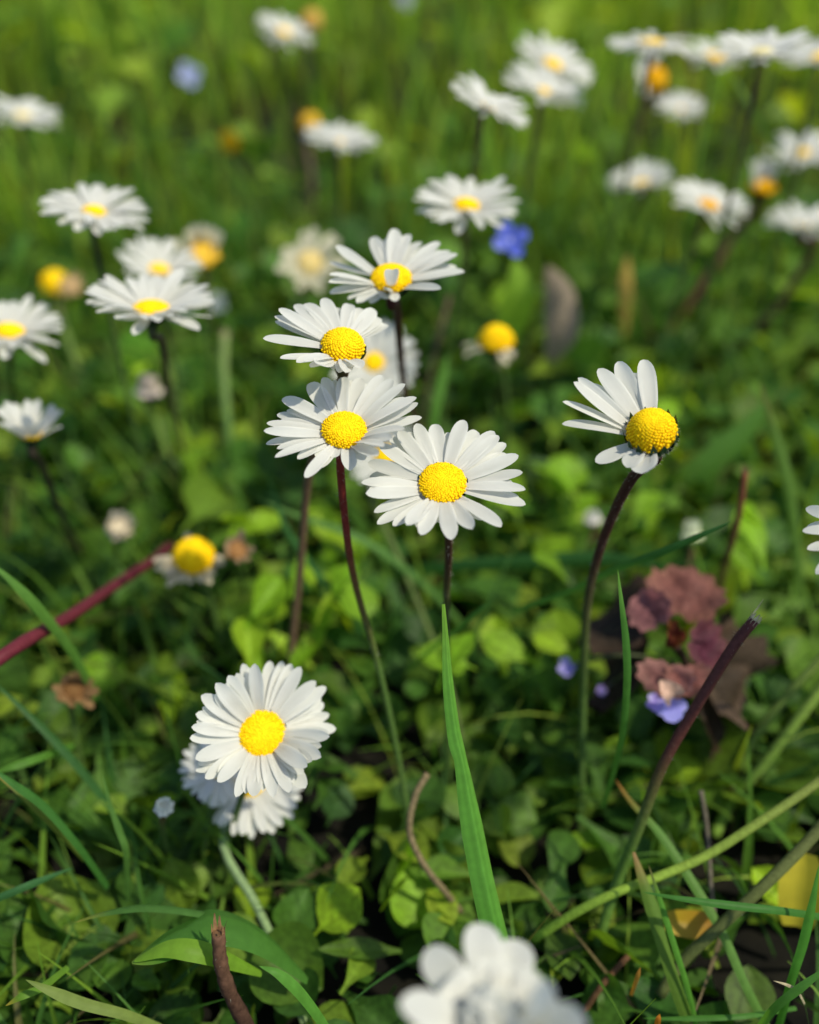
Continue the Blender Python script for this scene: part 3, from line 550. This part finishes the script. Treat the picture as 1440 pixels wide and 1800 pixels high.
blade('broad dark green blade crossing the left tangle from the upper left', [(-20, 1190, .16), (60, 1265, .16), (140, 1350, .162), (210, 1440, .166), (260, 1520, .17)], .0015, (.04, .12, .03), facing=.5)
blade('light green blade rising in front of the red stalk at the left edge', [(-20, 985, .15), (30, 1030, .152), (75, 1078, .156), (130, 1150, .165), (170, 1230, .178)], .0017, (.10, .23, .04), facing=.4)
blade('blue green blade sweeping in flat from the left edge low down', [(130, 1525, .15), (80, 1545, .147), (20, 1570, .144), (-50, 1600, .146), (-120, 1640, .152)], .0012, (.05, .15, .05), facing=.5)
blade('short lit blade at the left edge above the yellow one', [(-15, 1360, .155), (30, 1345, .156), (80, 1328, .16), (130, 1310, .17)], .0014, (.09, .22, .03))
blade('orange tipped straight blade crossing under the cut stalk to the bottom', [(1082, 1370, .158), (1110, 1410, .156), (1160, 1465, .153), (1220, 1555, .15), (1270, 1640, .148), (1310, 1730, .147), (1345, 1800, .148), (1370, 1860, .149)], .0015, (.12, .25, .05), tip=ORG, facing=.3)
blade('withered orange and green blade bending down between the right hand stalks', [(1114, 1498, .147), (1128, 1540, .146), (1145, 1590, .145), (1165, 1660, .144), (1190, 1740, .144), (1215, 1810, .146), (1230, 1870, .149)], .0018, (.11, .2, .03), tip=(.35, .2, .09), facing=.3,
      prof=lambda t: float(np.interp(t, [0, .1, .35, .5, 1], [.0002, .0005, .0011, .0009, .001])))
blade('fine green blade parallel to the withered orange one', [(1140, 1520, .142), (1160, 1580, .142), (1185, 1660, .142), (1210, 1740, .143), (1228, 1820, .146)], .0009, (.09, .25, .03), tip=(.16, .12, .05))
blade('thin dark green blade lying level across the lower right stalks', [(1130, 1568, .139), (1200, 1580, .138), (1290, 1592, .138), (1380, 1602, .139), (1470, 1618, .145), (1560, 1650, .152)], .0011, (.055, .18, .03), facing=.2)
blade('upright narrow blade at the right edge passing the yellow petal', [(1440, 1520, .136), (1428, 1590, .136), (1412, 1660, .137), (1390, 1730, .139), (1368, 1810, .146)], .0013, (.07, .23, .03), facing=.3)
blade('blade rising from the bottom right corner toward the edge', [(1470, 1690, .132), (1410, 1735, .133), (1360, 1775, .136), (1320, 1830, .143)], .0012, (.08, .22, .04), facing=.3)
blade('fine blade lying level along the bottom between the stalks', [(1130, 1790, .143), (1220, 1790, .142), (1310, 1786, .142), (1400, 1772, .146)], .0008, (.07, .2, .03))
blade('tiny orange grass tip standing at the bottom edge', [(1160, 1782, .135), (1156, 1800, .136), (1152, 1840, .143)], .0008, (.45, .16, .02), tip=(.5, .2, .02))
blade('tiny orange sliver of dry grass on a dark leaf near the bottom', [(1126, 1700, .141), (1120, 1720, .142), (1110, 1750, .146)], .0006, (.4, .2, .04))
blade('thin dark green blade rising beside the long dark stem', [(1086, 1000, .136), (1093, 1060, .136), (1101, 1130, .138), (1103, 1200, .141), (1095, 1290, .148), (1078, 1360, .157), (1060, 1420, .167)], .0011, (.065, .19, .035), tip=(.12, .28, .04), facing=.4)
blade('blade slanting up to the right behind the half petalled daisy stem', [(1288, 916, .145), (1230, 942, .147), (1160, 972, .151), (1085, 1000, .157), (1000, 1040, .167), (900, 1075, .18)], .0013, (.035, .12, .035), facing=.4)
blade('broad blurred blade lying level behind the dark stem', [(1190, 1005, .205), (1120, 990, .205), (1030, 985, .206), (920, 990, .208), (790, 998, .212), (700, 1010, .22)], .0045, (.045, .14, .045), facing=.8)
blade('pale blurred blade standing upright near the right edge', [(1336, 670, .19), (1362, 760, .195), (1388, 860, .2), (1400, 960, .207), (1408, 1060, .217)], .0022, (.13, .24, .05), tip=(.2, .18, .07), facing=.3)
blade('slim light green blade upright between the central daisies', [(788, 622, .22), (778, 670, .221), (765, 730, .223), (755, 800, .228)], .0022, (.11, .26, .045), facing=.3)
blade('fine pale curled hair of grass at the bottom right', [(1360, 1724, .134), (1385, 1732, .134), (1402, 1742, .135), (1415, 1765, .139)], .0004, (.42, .36, .22), mat=M_DRY)
blade('fine blade tip pointing right below the central daisy', [(868, 1052, .16), (840, 1075, .162), (800, 1110, .168), (760, 1140, .178), (715, 1180, .192)], .0009, (.06, .17, .04))
blade('long arching blade behind the red stem, dropping to the right under the central daisy', [(440, 870, .2), (520, 905, .2), (620, 940, .2), (700, 990, .203), (770, 1050, .208), (840, 1130, .216)], .0016, (.10, .22, .05), facing=.4)
blade('dark green blade dropping between the brown stem and the red one', [(470, 830, .19), (500, 920, .192), (545, 990, .196), (600, 1060, .2), (640, 1120, .21)], .0013, (.04, .13, .035), facing=.4)
blade('blurred tall blade crossing behind the top right daisies', [(1280, 120, .26), (1320, 190, .265), (1360, 260, .28), (1410, 350, .3)], .002, (.14, .24, .06), facing=.3)
blade('blurred broad leaf blade slanting in the green behind the half petalled daisy', [(1360, 690, .24), (1310, 760, .242), (1230, 830, .245), (1150, 890, .252), (1090, 940, .26)], .008, (.09, .21, .035), facing=.5)
# fallen petals
LG = 'single leaves standing out of focus'
blade('grey brown dry leaf, a soft upright blur beside the bright green leaf', [(962, 468, .262), (985, 520, .264), (988, 590, .268), (965, 640, .275)], .0095, (.27, .215, .155), facing=.2, leaf=True, group=LG, name='dry_leaf', mat=M_DRY, cat='leaf')
blade('bright green blurred leaf under the blue flower', [(905, 455, .25), (915, 510, .252), (905, 560, .256), (890, 620, .262)], .0095, (.20, .36, .03), facing=.4, leaf=True, group=LG, name='broad_leaf', cat='leaf')
blade('green blurred leaf beside the wilted upright daisy', [(432, 372, .34), (415, 420, .345), (400, 480, .355), (390, 540, .37)], .011, (.09, .24, .05), facing=.4, leaf=True, group=LG, name='broad_leaf', cat='leaf')
blade('thin orange dry stalk tip, blurred, to the right of the grey brown leaf', [(1103, 450, .29), (1101, 510, .292), (1098, 590, .30)], .004, (.38, .27, .06), facing=.3, leaf=True, group=LG, name='dry_leaf', mat=M_DRY, cat='leaf')
blade('bright green blurred leaf below the fan shaped daisy', [(225, 580, .28), (240, 620, .285), (250, 665, .292), (248, 720, .30)], .013, (.12, .30, .035), facing=.4, leaf=True, group=LG, name='broad_leaf', cat='leaf')
blade('yellow green narrow leaf blurred behind the pinkish bud stalk', [(302, 725, .24), (325, 780, .243), (345, 850, .248), (360, 920, .256)], .005, (.22, .36, .03), facing=.3, leaf=True, group=LG, name='broad_leaf', cat='leaf')
def yellow_petal(label, pts, w, col, tip):
    P = smooth_path(pd(pts), 12); vd = unit(P[6]-EYE); s = unit((P[-1]-P[0]).cross(vd)); mb = MB()
    strip(mb, P, s, lambda t: w*.5*(math.sin(math.pi*(.12+.76*t)))**.5, lambda t: lerp(tip, col, t), fold=-.35, nv=6)
    return tag(mb.build('fallen_petal', M_LEAF_F, None, origin=P[-1]), label, 'fallen petal', 'yellow fallen petals')
yellow_petal('yellow fallen petal standing upright behind the stalks at the right edge', [(1412, 1500, .158), (1408, 1560, .158), (1400, 1630, .159)], .0068, (.42, .36, .02), (.55, .46, .03))
yellow_petal('dull yellow fallen petal lying low behind the withered orange blade', [(1255, 1622, .154), (1215, 1625, .154), (1170, 1618, .154)], .0042, (.42, .30, .01), (.30, .14, .01))

# ---------------------------------------------------------------- ground and what nobody could count
me = bpy.data.meshes.new('ground'); n = 60; g = np.concatenate([-np.geomspace(.02, 60, n)[::-1], [0], np.geomspace(.02, 60, n)])
X, Y = np.meshgrid(g, g, indexing='ij'); m_ = len(g)
Zg = .0015*np.sin(X*130)*np.sin(Y*110+1)*(np.hypot(X, Y) < 2)-.0015
idx = np.arange(m_*m_).reshape(m_, m_); Q = np.stack([idx[:-1, :-1], idx[1:, :-1], idx[1:, 1:], idx[:-1, 1:]], -1).reshape(-1, 4)
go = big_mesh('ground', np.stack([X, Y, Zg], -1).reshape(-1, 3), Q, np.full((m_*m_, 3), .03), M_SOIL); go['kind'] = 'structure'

def noise2(x, y, s, seed=0):
    r = np.random.default_rng(seed); out = np.zeros_like(x)
    for k in range(8):
        a = r.uniform(0, 2*np.pi); f = s*r.uniform(.6, 1.6); p = r.uniform(0, 6.28)
        out += np.sin((x*np.cos(a)+y*np.sin(a))*f+p)
    return out/2.8
def palette(n, cols, wts):
    c = np.array(cols); i = RNG.choice(len(c), n, p=np.array(wts)/sum(wts)); j = RNG.choice(len(c), n, p=np.array(wts)/sum(wts))
    t = RNG.random((n, 1))*.5
    return (c[i]*(1-t)+c[j]*t)*RNG.uniform(.75, 1.25, (n, 1))
def grass(name, x, y, length, width, lean, curve, cols, mat, k=6, base_z=0.0, az=None):
    n = len(x); az = RNG.uniform(0, 2*np.pi, n) if az is None else az
    d = np.stack([np.cos(az), np.sin(az), np.zeros(n)], -1); tw = az+np.pi/2+RNG.normal(0, .5, n)
    s = np.stack([np.cos(tw), np.sin(tw), np.zeros(n)], -1)
    p = np.stack([x, y, np.full(n, base_z)-.001], -1); V = np.zeros((n, k+1, 3, 3)); up = np.array([0, 0, 1.])
    for i in range(k+1):
        t = i/k; th = np.minimum(lean+curve*t**1.5, 2.3)[:, None]
        w = width*(np.clip(1.0-t**2.2, 0, 1)*(.6+.4*np.sin(np.pi*min(1, t*1.3+.15))))+.00004
        m = d*np.cos(th)-up*np.sin(th)
        V[:, i, 0] = p-s*w[:, None]; V[:, i, 2] = p+s*w[:, None]; V[:, i, 1] = p+m*(w*.45)[:, None]
        p = p+(d*np.sin(th)+up*np.cos(th))*(length/k)[:, None]
        p[:, 2] = np.maximum(p[:, 2], .0008)
    q = np.array([[i*3+j, i*3+j+1, (i+1)*3+j+1, (i+1)*3+j] for i in range(k) for j in range(2)])
    Q = (np.arange(n)[:, None, None]*(k+1)*3+q[None]).reshape(-1, 4)
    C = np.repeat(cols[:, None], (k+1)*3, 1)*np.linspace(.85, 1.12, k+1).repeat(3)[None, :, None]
    return big_mesh(name, V.reshape(-1, 3), Q, C.reshape(-1, 3), mat)
def scatter(n, y0, y1, hw0=.10, hws=.56):
    y = y0+(y1-y0)*RNG.random(n*3); x = RNG.uniform(-1, 1, n*3)*(hw0+hws*y1); keep = np.abs(x) < hw0+hws*y
    return x[keep][:n], y[keep][:n]
def stuff(o, label=None):
    o['kind'] = 'stuff'; return o
GC = [(.037, .11, .023), (.068, .17, .026), (.112, .235, .029), (.18, .31, .032), (.255, .35, .045), (.15, .12, .05)]
# far meadow
x, y = scatter(17000, .32, 1.6); f = .6*noise2(x, y, 38, 3)+.6*noise2(x, y, 95, 4); k = RNG.random(len(x)) < .60+.6*f; x, y = x[k], y[k]; n = len(x)
L = RNG.uniform(.032, .08, n)*(1+.15*noise2(x, y, 25, 5)); L = np.clip(L, .015, .085)
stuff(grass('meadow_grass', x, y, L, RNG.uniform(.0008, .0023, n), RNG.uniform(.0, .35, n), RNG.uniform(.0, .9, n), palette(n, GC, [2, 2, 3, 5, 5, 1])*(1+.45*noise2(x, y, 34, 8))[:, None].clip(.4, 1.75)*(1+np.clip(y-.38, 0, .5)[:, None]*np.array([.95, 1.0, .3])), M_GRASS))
# nearer, shorter and thinner
x, y = scatter(11000, .03, .40, .14, .6)
dens = np.interp(y, [.03, .12, .2, .3], [.22, .24, .38, .6])+.35*noise2(x, y, 90, 9)+np.where(np.abs(x-.01) > .05, .3, 0)+np.where((x < -.03) & (y < .19), .3, 0)
k = RNG.random(len(x)) < dens; x, y = x[k], y[k]; n = len(x)
L = RNG.uniform(.4, 1, n)*np.interp(y, [.03, .1, .16, .34], [.030, .036, .044, .06])
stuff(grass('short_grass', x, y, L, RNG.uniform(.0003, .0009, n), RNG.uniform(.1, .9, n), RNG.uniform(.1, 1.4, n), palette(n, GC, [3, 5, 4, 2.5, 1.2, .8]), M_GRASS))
# dry thatch on the soil
x, y = scatter(3200, .02, .7, .14, .6); k = (y > .2) | (RNG.random(len(x)) < .35); x, y = x[k], y[k]; n = len(x)
stuff(grass('dry_thatch', x, y, RNG.uniform(.012, .045, n), RNG.uniform(.0002, .0006, n), RNG.uniform(.9, 1.5, n), RNG.uniform(0, .3, n), palette(n, [(.10, .08, .03), (.05, .04, .02), (.22, .17, .09)], [3, 4, 1]), M_DRY, base_z=.002))

# leaves: spoon shaped and round ones on short stalks
def leaf_template(prof, droop, cupv, wave, nu=13, nv=6):
    V = []
    for i in range(nu+1):
        u = i/nu; w = np.interp(u, *prof)
        for j in range(nv+1):
            v = -1+2*j/nv; V.append((u, w*v, -droop*u*u+cupv*w*abs(v)**1.6+wave*math.sin(u*9+v*2)*w*abs(v)-.02*(1-min(1, abs(v)*4))))
    q = [(i*(nv+1)+j, i*(nv+1)+j+1, (i+1)*(nv+1)+j+1, (i+1)*(nv+1)+j) for i in range(nu) for j in range(nv)]
    return np.array(V), np.array(q)
SPOON = ([0, .2, .38, .52, .66, .80, .91, .97, 1], [.035, .045, .11, .20, .27, .275, .20, .11, .01])
ROUND = ([0, .22, .30, .42, .58, .74, .88, .96, 1], [.02, .025, .22, .36, .42, .38, .25, .12, .01])
LANCE = ([0, .15, .35, .55, .75, .9, 1], [.03, .05, .11, .14, .11, .055, .004])
def leaves(name, n_list, x, y, z, size, pitch, cols, profs, mat, az=None):
    n = len(x); az = RNG.uniform(0, 2*np.pi, n) if az is None else az
    Vs = []; Qs = []; Cs = []; off = 0; kinds = RNG.integers(0, 10, n)
    for kd in range(10):
        r = np.random.default_rng(kd); pf = profs[kd % len(profs)]
        T, q = leaf_template(pf, r.uniform(.05, .5), r.uniform(-.1, .7), r.uniform(.02, .22)); T = T.copy(); T[:, 0] -= .5
        I = np.where(kinds == kd)[0]; m = len(I)
        if not m: continue
        ca, sa = np.cos(az[I]), np.sin(az[I]); cp, sp = np.cos(pitch[I]), np.sin(pitch[I]); ro = RNG.normal(0, .45, m)
        e = np.stack([ca*cp, sa*cp, sp], -1); s0 = np.stack([-sa, ca, 0*ca], -1); m0 = np.cross(e, s0)
        s = s0*np.cos(ro)[:, None]+m0*np.sin(ro)[:, None]; mm = np.cross(e, s)
        P = np.stack([x[I], y[I], z[I]], -1)
        W = P[:, None]+size[I][:, None, None]*(T[None, :, :1]*e[:, None]+T[None, :, 1:2]*s[:, None]+T[None, :, 2:]*mm[:, None])
        W[..., 2] = np.maximum(W[..., 2], .0006)
        Vs.append(W.reshape(-1, 3)); Qs.append((np.arange(m)[:, None, None]*len(T)+q[None]+off).reshape(-1, 4)); off += m*len(T)
        wv = np.interp(T[:, 0]+.5, *pf)+1e-6; av = np.abs(T[:, 1])/wv; vein = 1+.28*(np.abs(T[:, 1]) < 1e-6)+.11*np.cos(2*np.pi*((T[:, 0]+.5)*5-av*1.1))*(av > .1)
        Cs.append((cols[I][:, None]*vein[None, :, None]).reshape(-1, 3))
    return big_mesh(name, np.concatenate(Vs), np.concatenate(Qs), np.concatenate(Cs), mat)
GAPS = [(640, 1430, 45), (400, 1510, 55), (960, 1450, 75), (660, 1580, 60), (1240, 1240, 50), (120, 1500, 70), (1010, 1560, 50), (760, 1700, 60), (1380, 840, 60), (450, 340, 90), (1000, 1720, 60), (140, 1790, 50), (1260, 1480, 60), (950, 640, 80)]
LC = [(.042, .12, .020), (.072, .175, .024), (.12, .235, .026), (.185, .30, .028), (.26, .36, .032)]
x, y = scatter(4800, .03, .46, .13, .55)
d_ = np.interp(y, [.1, .24, .32, .46], [.70, .70, .5, .3])+.5*noise2(x, y, 75, 21)
for gx, gy, gr in GAPS:
    q = at_z(gx, gy, .012); d_ -= 1.3*np.exp(-(((x-q.x)**2+(y-q.y)**2)/(gr/FPX*.18)**2)**2)
k = RNG.random(len(x)) < d_; x, y = x[k], y[k]; n = len(x)
stuff(leaves('ground_cover', None, x, y, RNG.uniform(.002, 1, n)**1.2*np.interp(y, [.05, .13, .2, .3], [.010, .013, .018, .030]), RNG.uniform(.008, .018, n)*np.where(RNG.random(n) < .14, 1.5, 1), RNG.normal(.45, .5, n), palette(n, LC, [4, 5, 3, 1.6, .6])*np.interp(y, [.1, .2, .3], [.75, .9, 1.1])[:, None], [SPOON, ROUND, SPOON, LANCE, ROUND], M_LEAF))  # leaf colour darkened toward the viewer, standing in for shade there
x, y = scatter(7500, .03, .36, .13, .55)
d_ = .72+.45*noise2(x, y, 60, 41)
for gx, gy, gr in GAPS:
    q = at_z(gx, gy, .008); d_ -= 1.2*np.exp(-(((x-q.x)**2+(y-q.y)**2)/(gr/FPX*.15)**2)**2)
k = RNG.random(len(x)) < d_; x, y = x[k], y[k]; n = len(x)
stuff(leaves('creeping_cover', None, x, y, RNG.uniform(.001, 1, n)*np.interp(y, [.05, .13, .2, .3], [.009, .012, .016, .022]), RNG.uniform(.006, .0115, n), RNG.normal(.35, .4, n), palette(n, LC, [4, 5, 3.5, 2, .8])*np.interp(y, [.1, .2, .3], [.8, .95, 1.1])[:, None], [ROUND, SPOON, ROUND, ROUND, SPOON], M_LEAF))  # near leaves tinted darker too, as shade painted into the colour
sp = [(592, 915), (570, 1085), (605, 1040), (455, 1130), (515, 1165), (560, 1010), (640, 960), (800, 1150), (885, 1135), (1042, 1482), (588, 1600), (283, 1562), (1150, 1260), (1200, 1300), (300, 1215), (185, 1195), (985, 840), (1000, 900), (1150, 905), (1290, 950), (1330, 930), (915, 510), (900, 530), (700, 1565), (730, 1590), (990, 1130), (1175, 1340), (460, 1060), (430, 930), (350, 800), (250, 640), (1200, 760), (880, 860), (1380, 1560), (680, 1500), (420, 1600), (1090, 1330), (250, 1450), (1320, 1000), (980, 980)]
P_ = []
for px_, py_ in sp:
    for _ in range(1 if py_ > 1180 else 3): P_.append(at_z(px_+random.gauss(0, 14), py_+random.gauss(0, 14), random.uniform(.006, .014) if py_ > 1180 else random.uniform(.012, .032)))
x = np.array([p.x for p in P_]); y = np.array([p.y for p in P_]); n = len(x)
stuff(leaves('sunlit_tint_leaves', None, x, y, np.array([p.z for p in P_]), RNG.uniform(.008, .013, n), RNG.normal(.7, .3, n), palette(n, [(.18, .34, .016), (.27, .42, .02)], [1, 1]), [SPOON, SPOON, ROUND, LANCE], M_LEAF, az=RNG.normal(1.6, .9, n)))  # brighter leaf colour stands in for sunlight on these patches
x, y = scatter(2000, .42, 1.3, .13, .55); k = RNG.random(len(x)) < .45+.6*noise2(x, y, 35, 31); x, y = x[k], y[k]; n = len(x)
stuff(leaves('meadow_herbs', None, x, y, RNG.uniform(.01, .055, n), RNG.uniform(.012, .026, n), RNG.normal(.6, .45, n), palette(n, LC, [1, 2, 3, 5, 5])*(1+np.clip(y-.42, 0, .5)[:, None]*np.array([1.0, 1.1, 0])), [SPOON, ROUND, LANCE], M_LEAF))
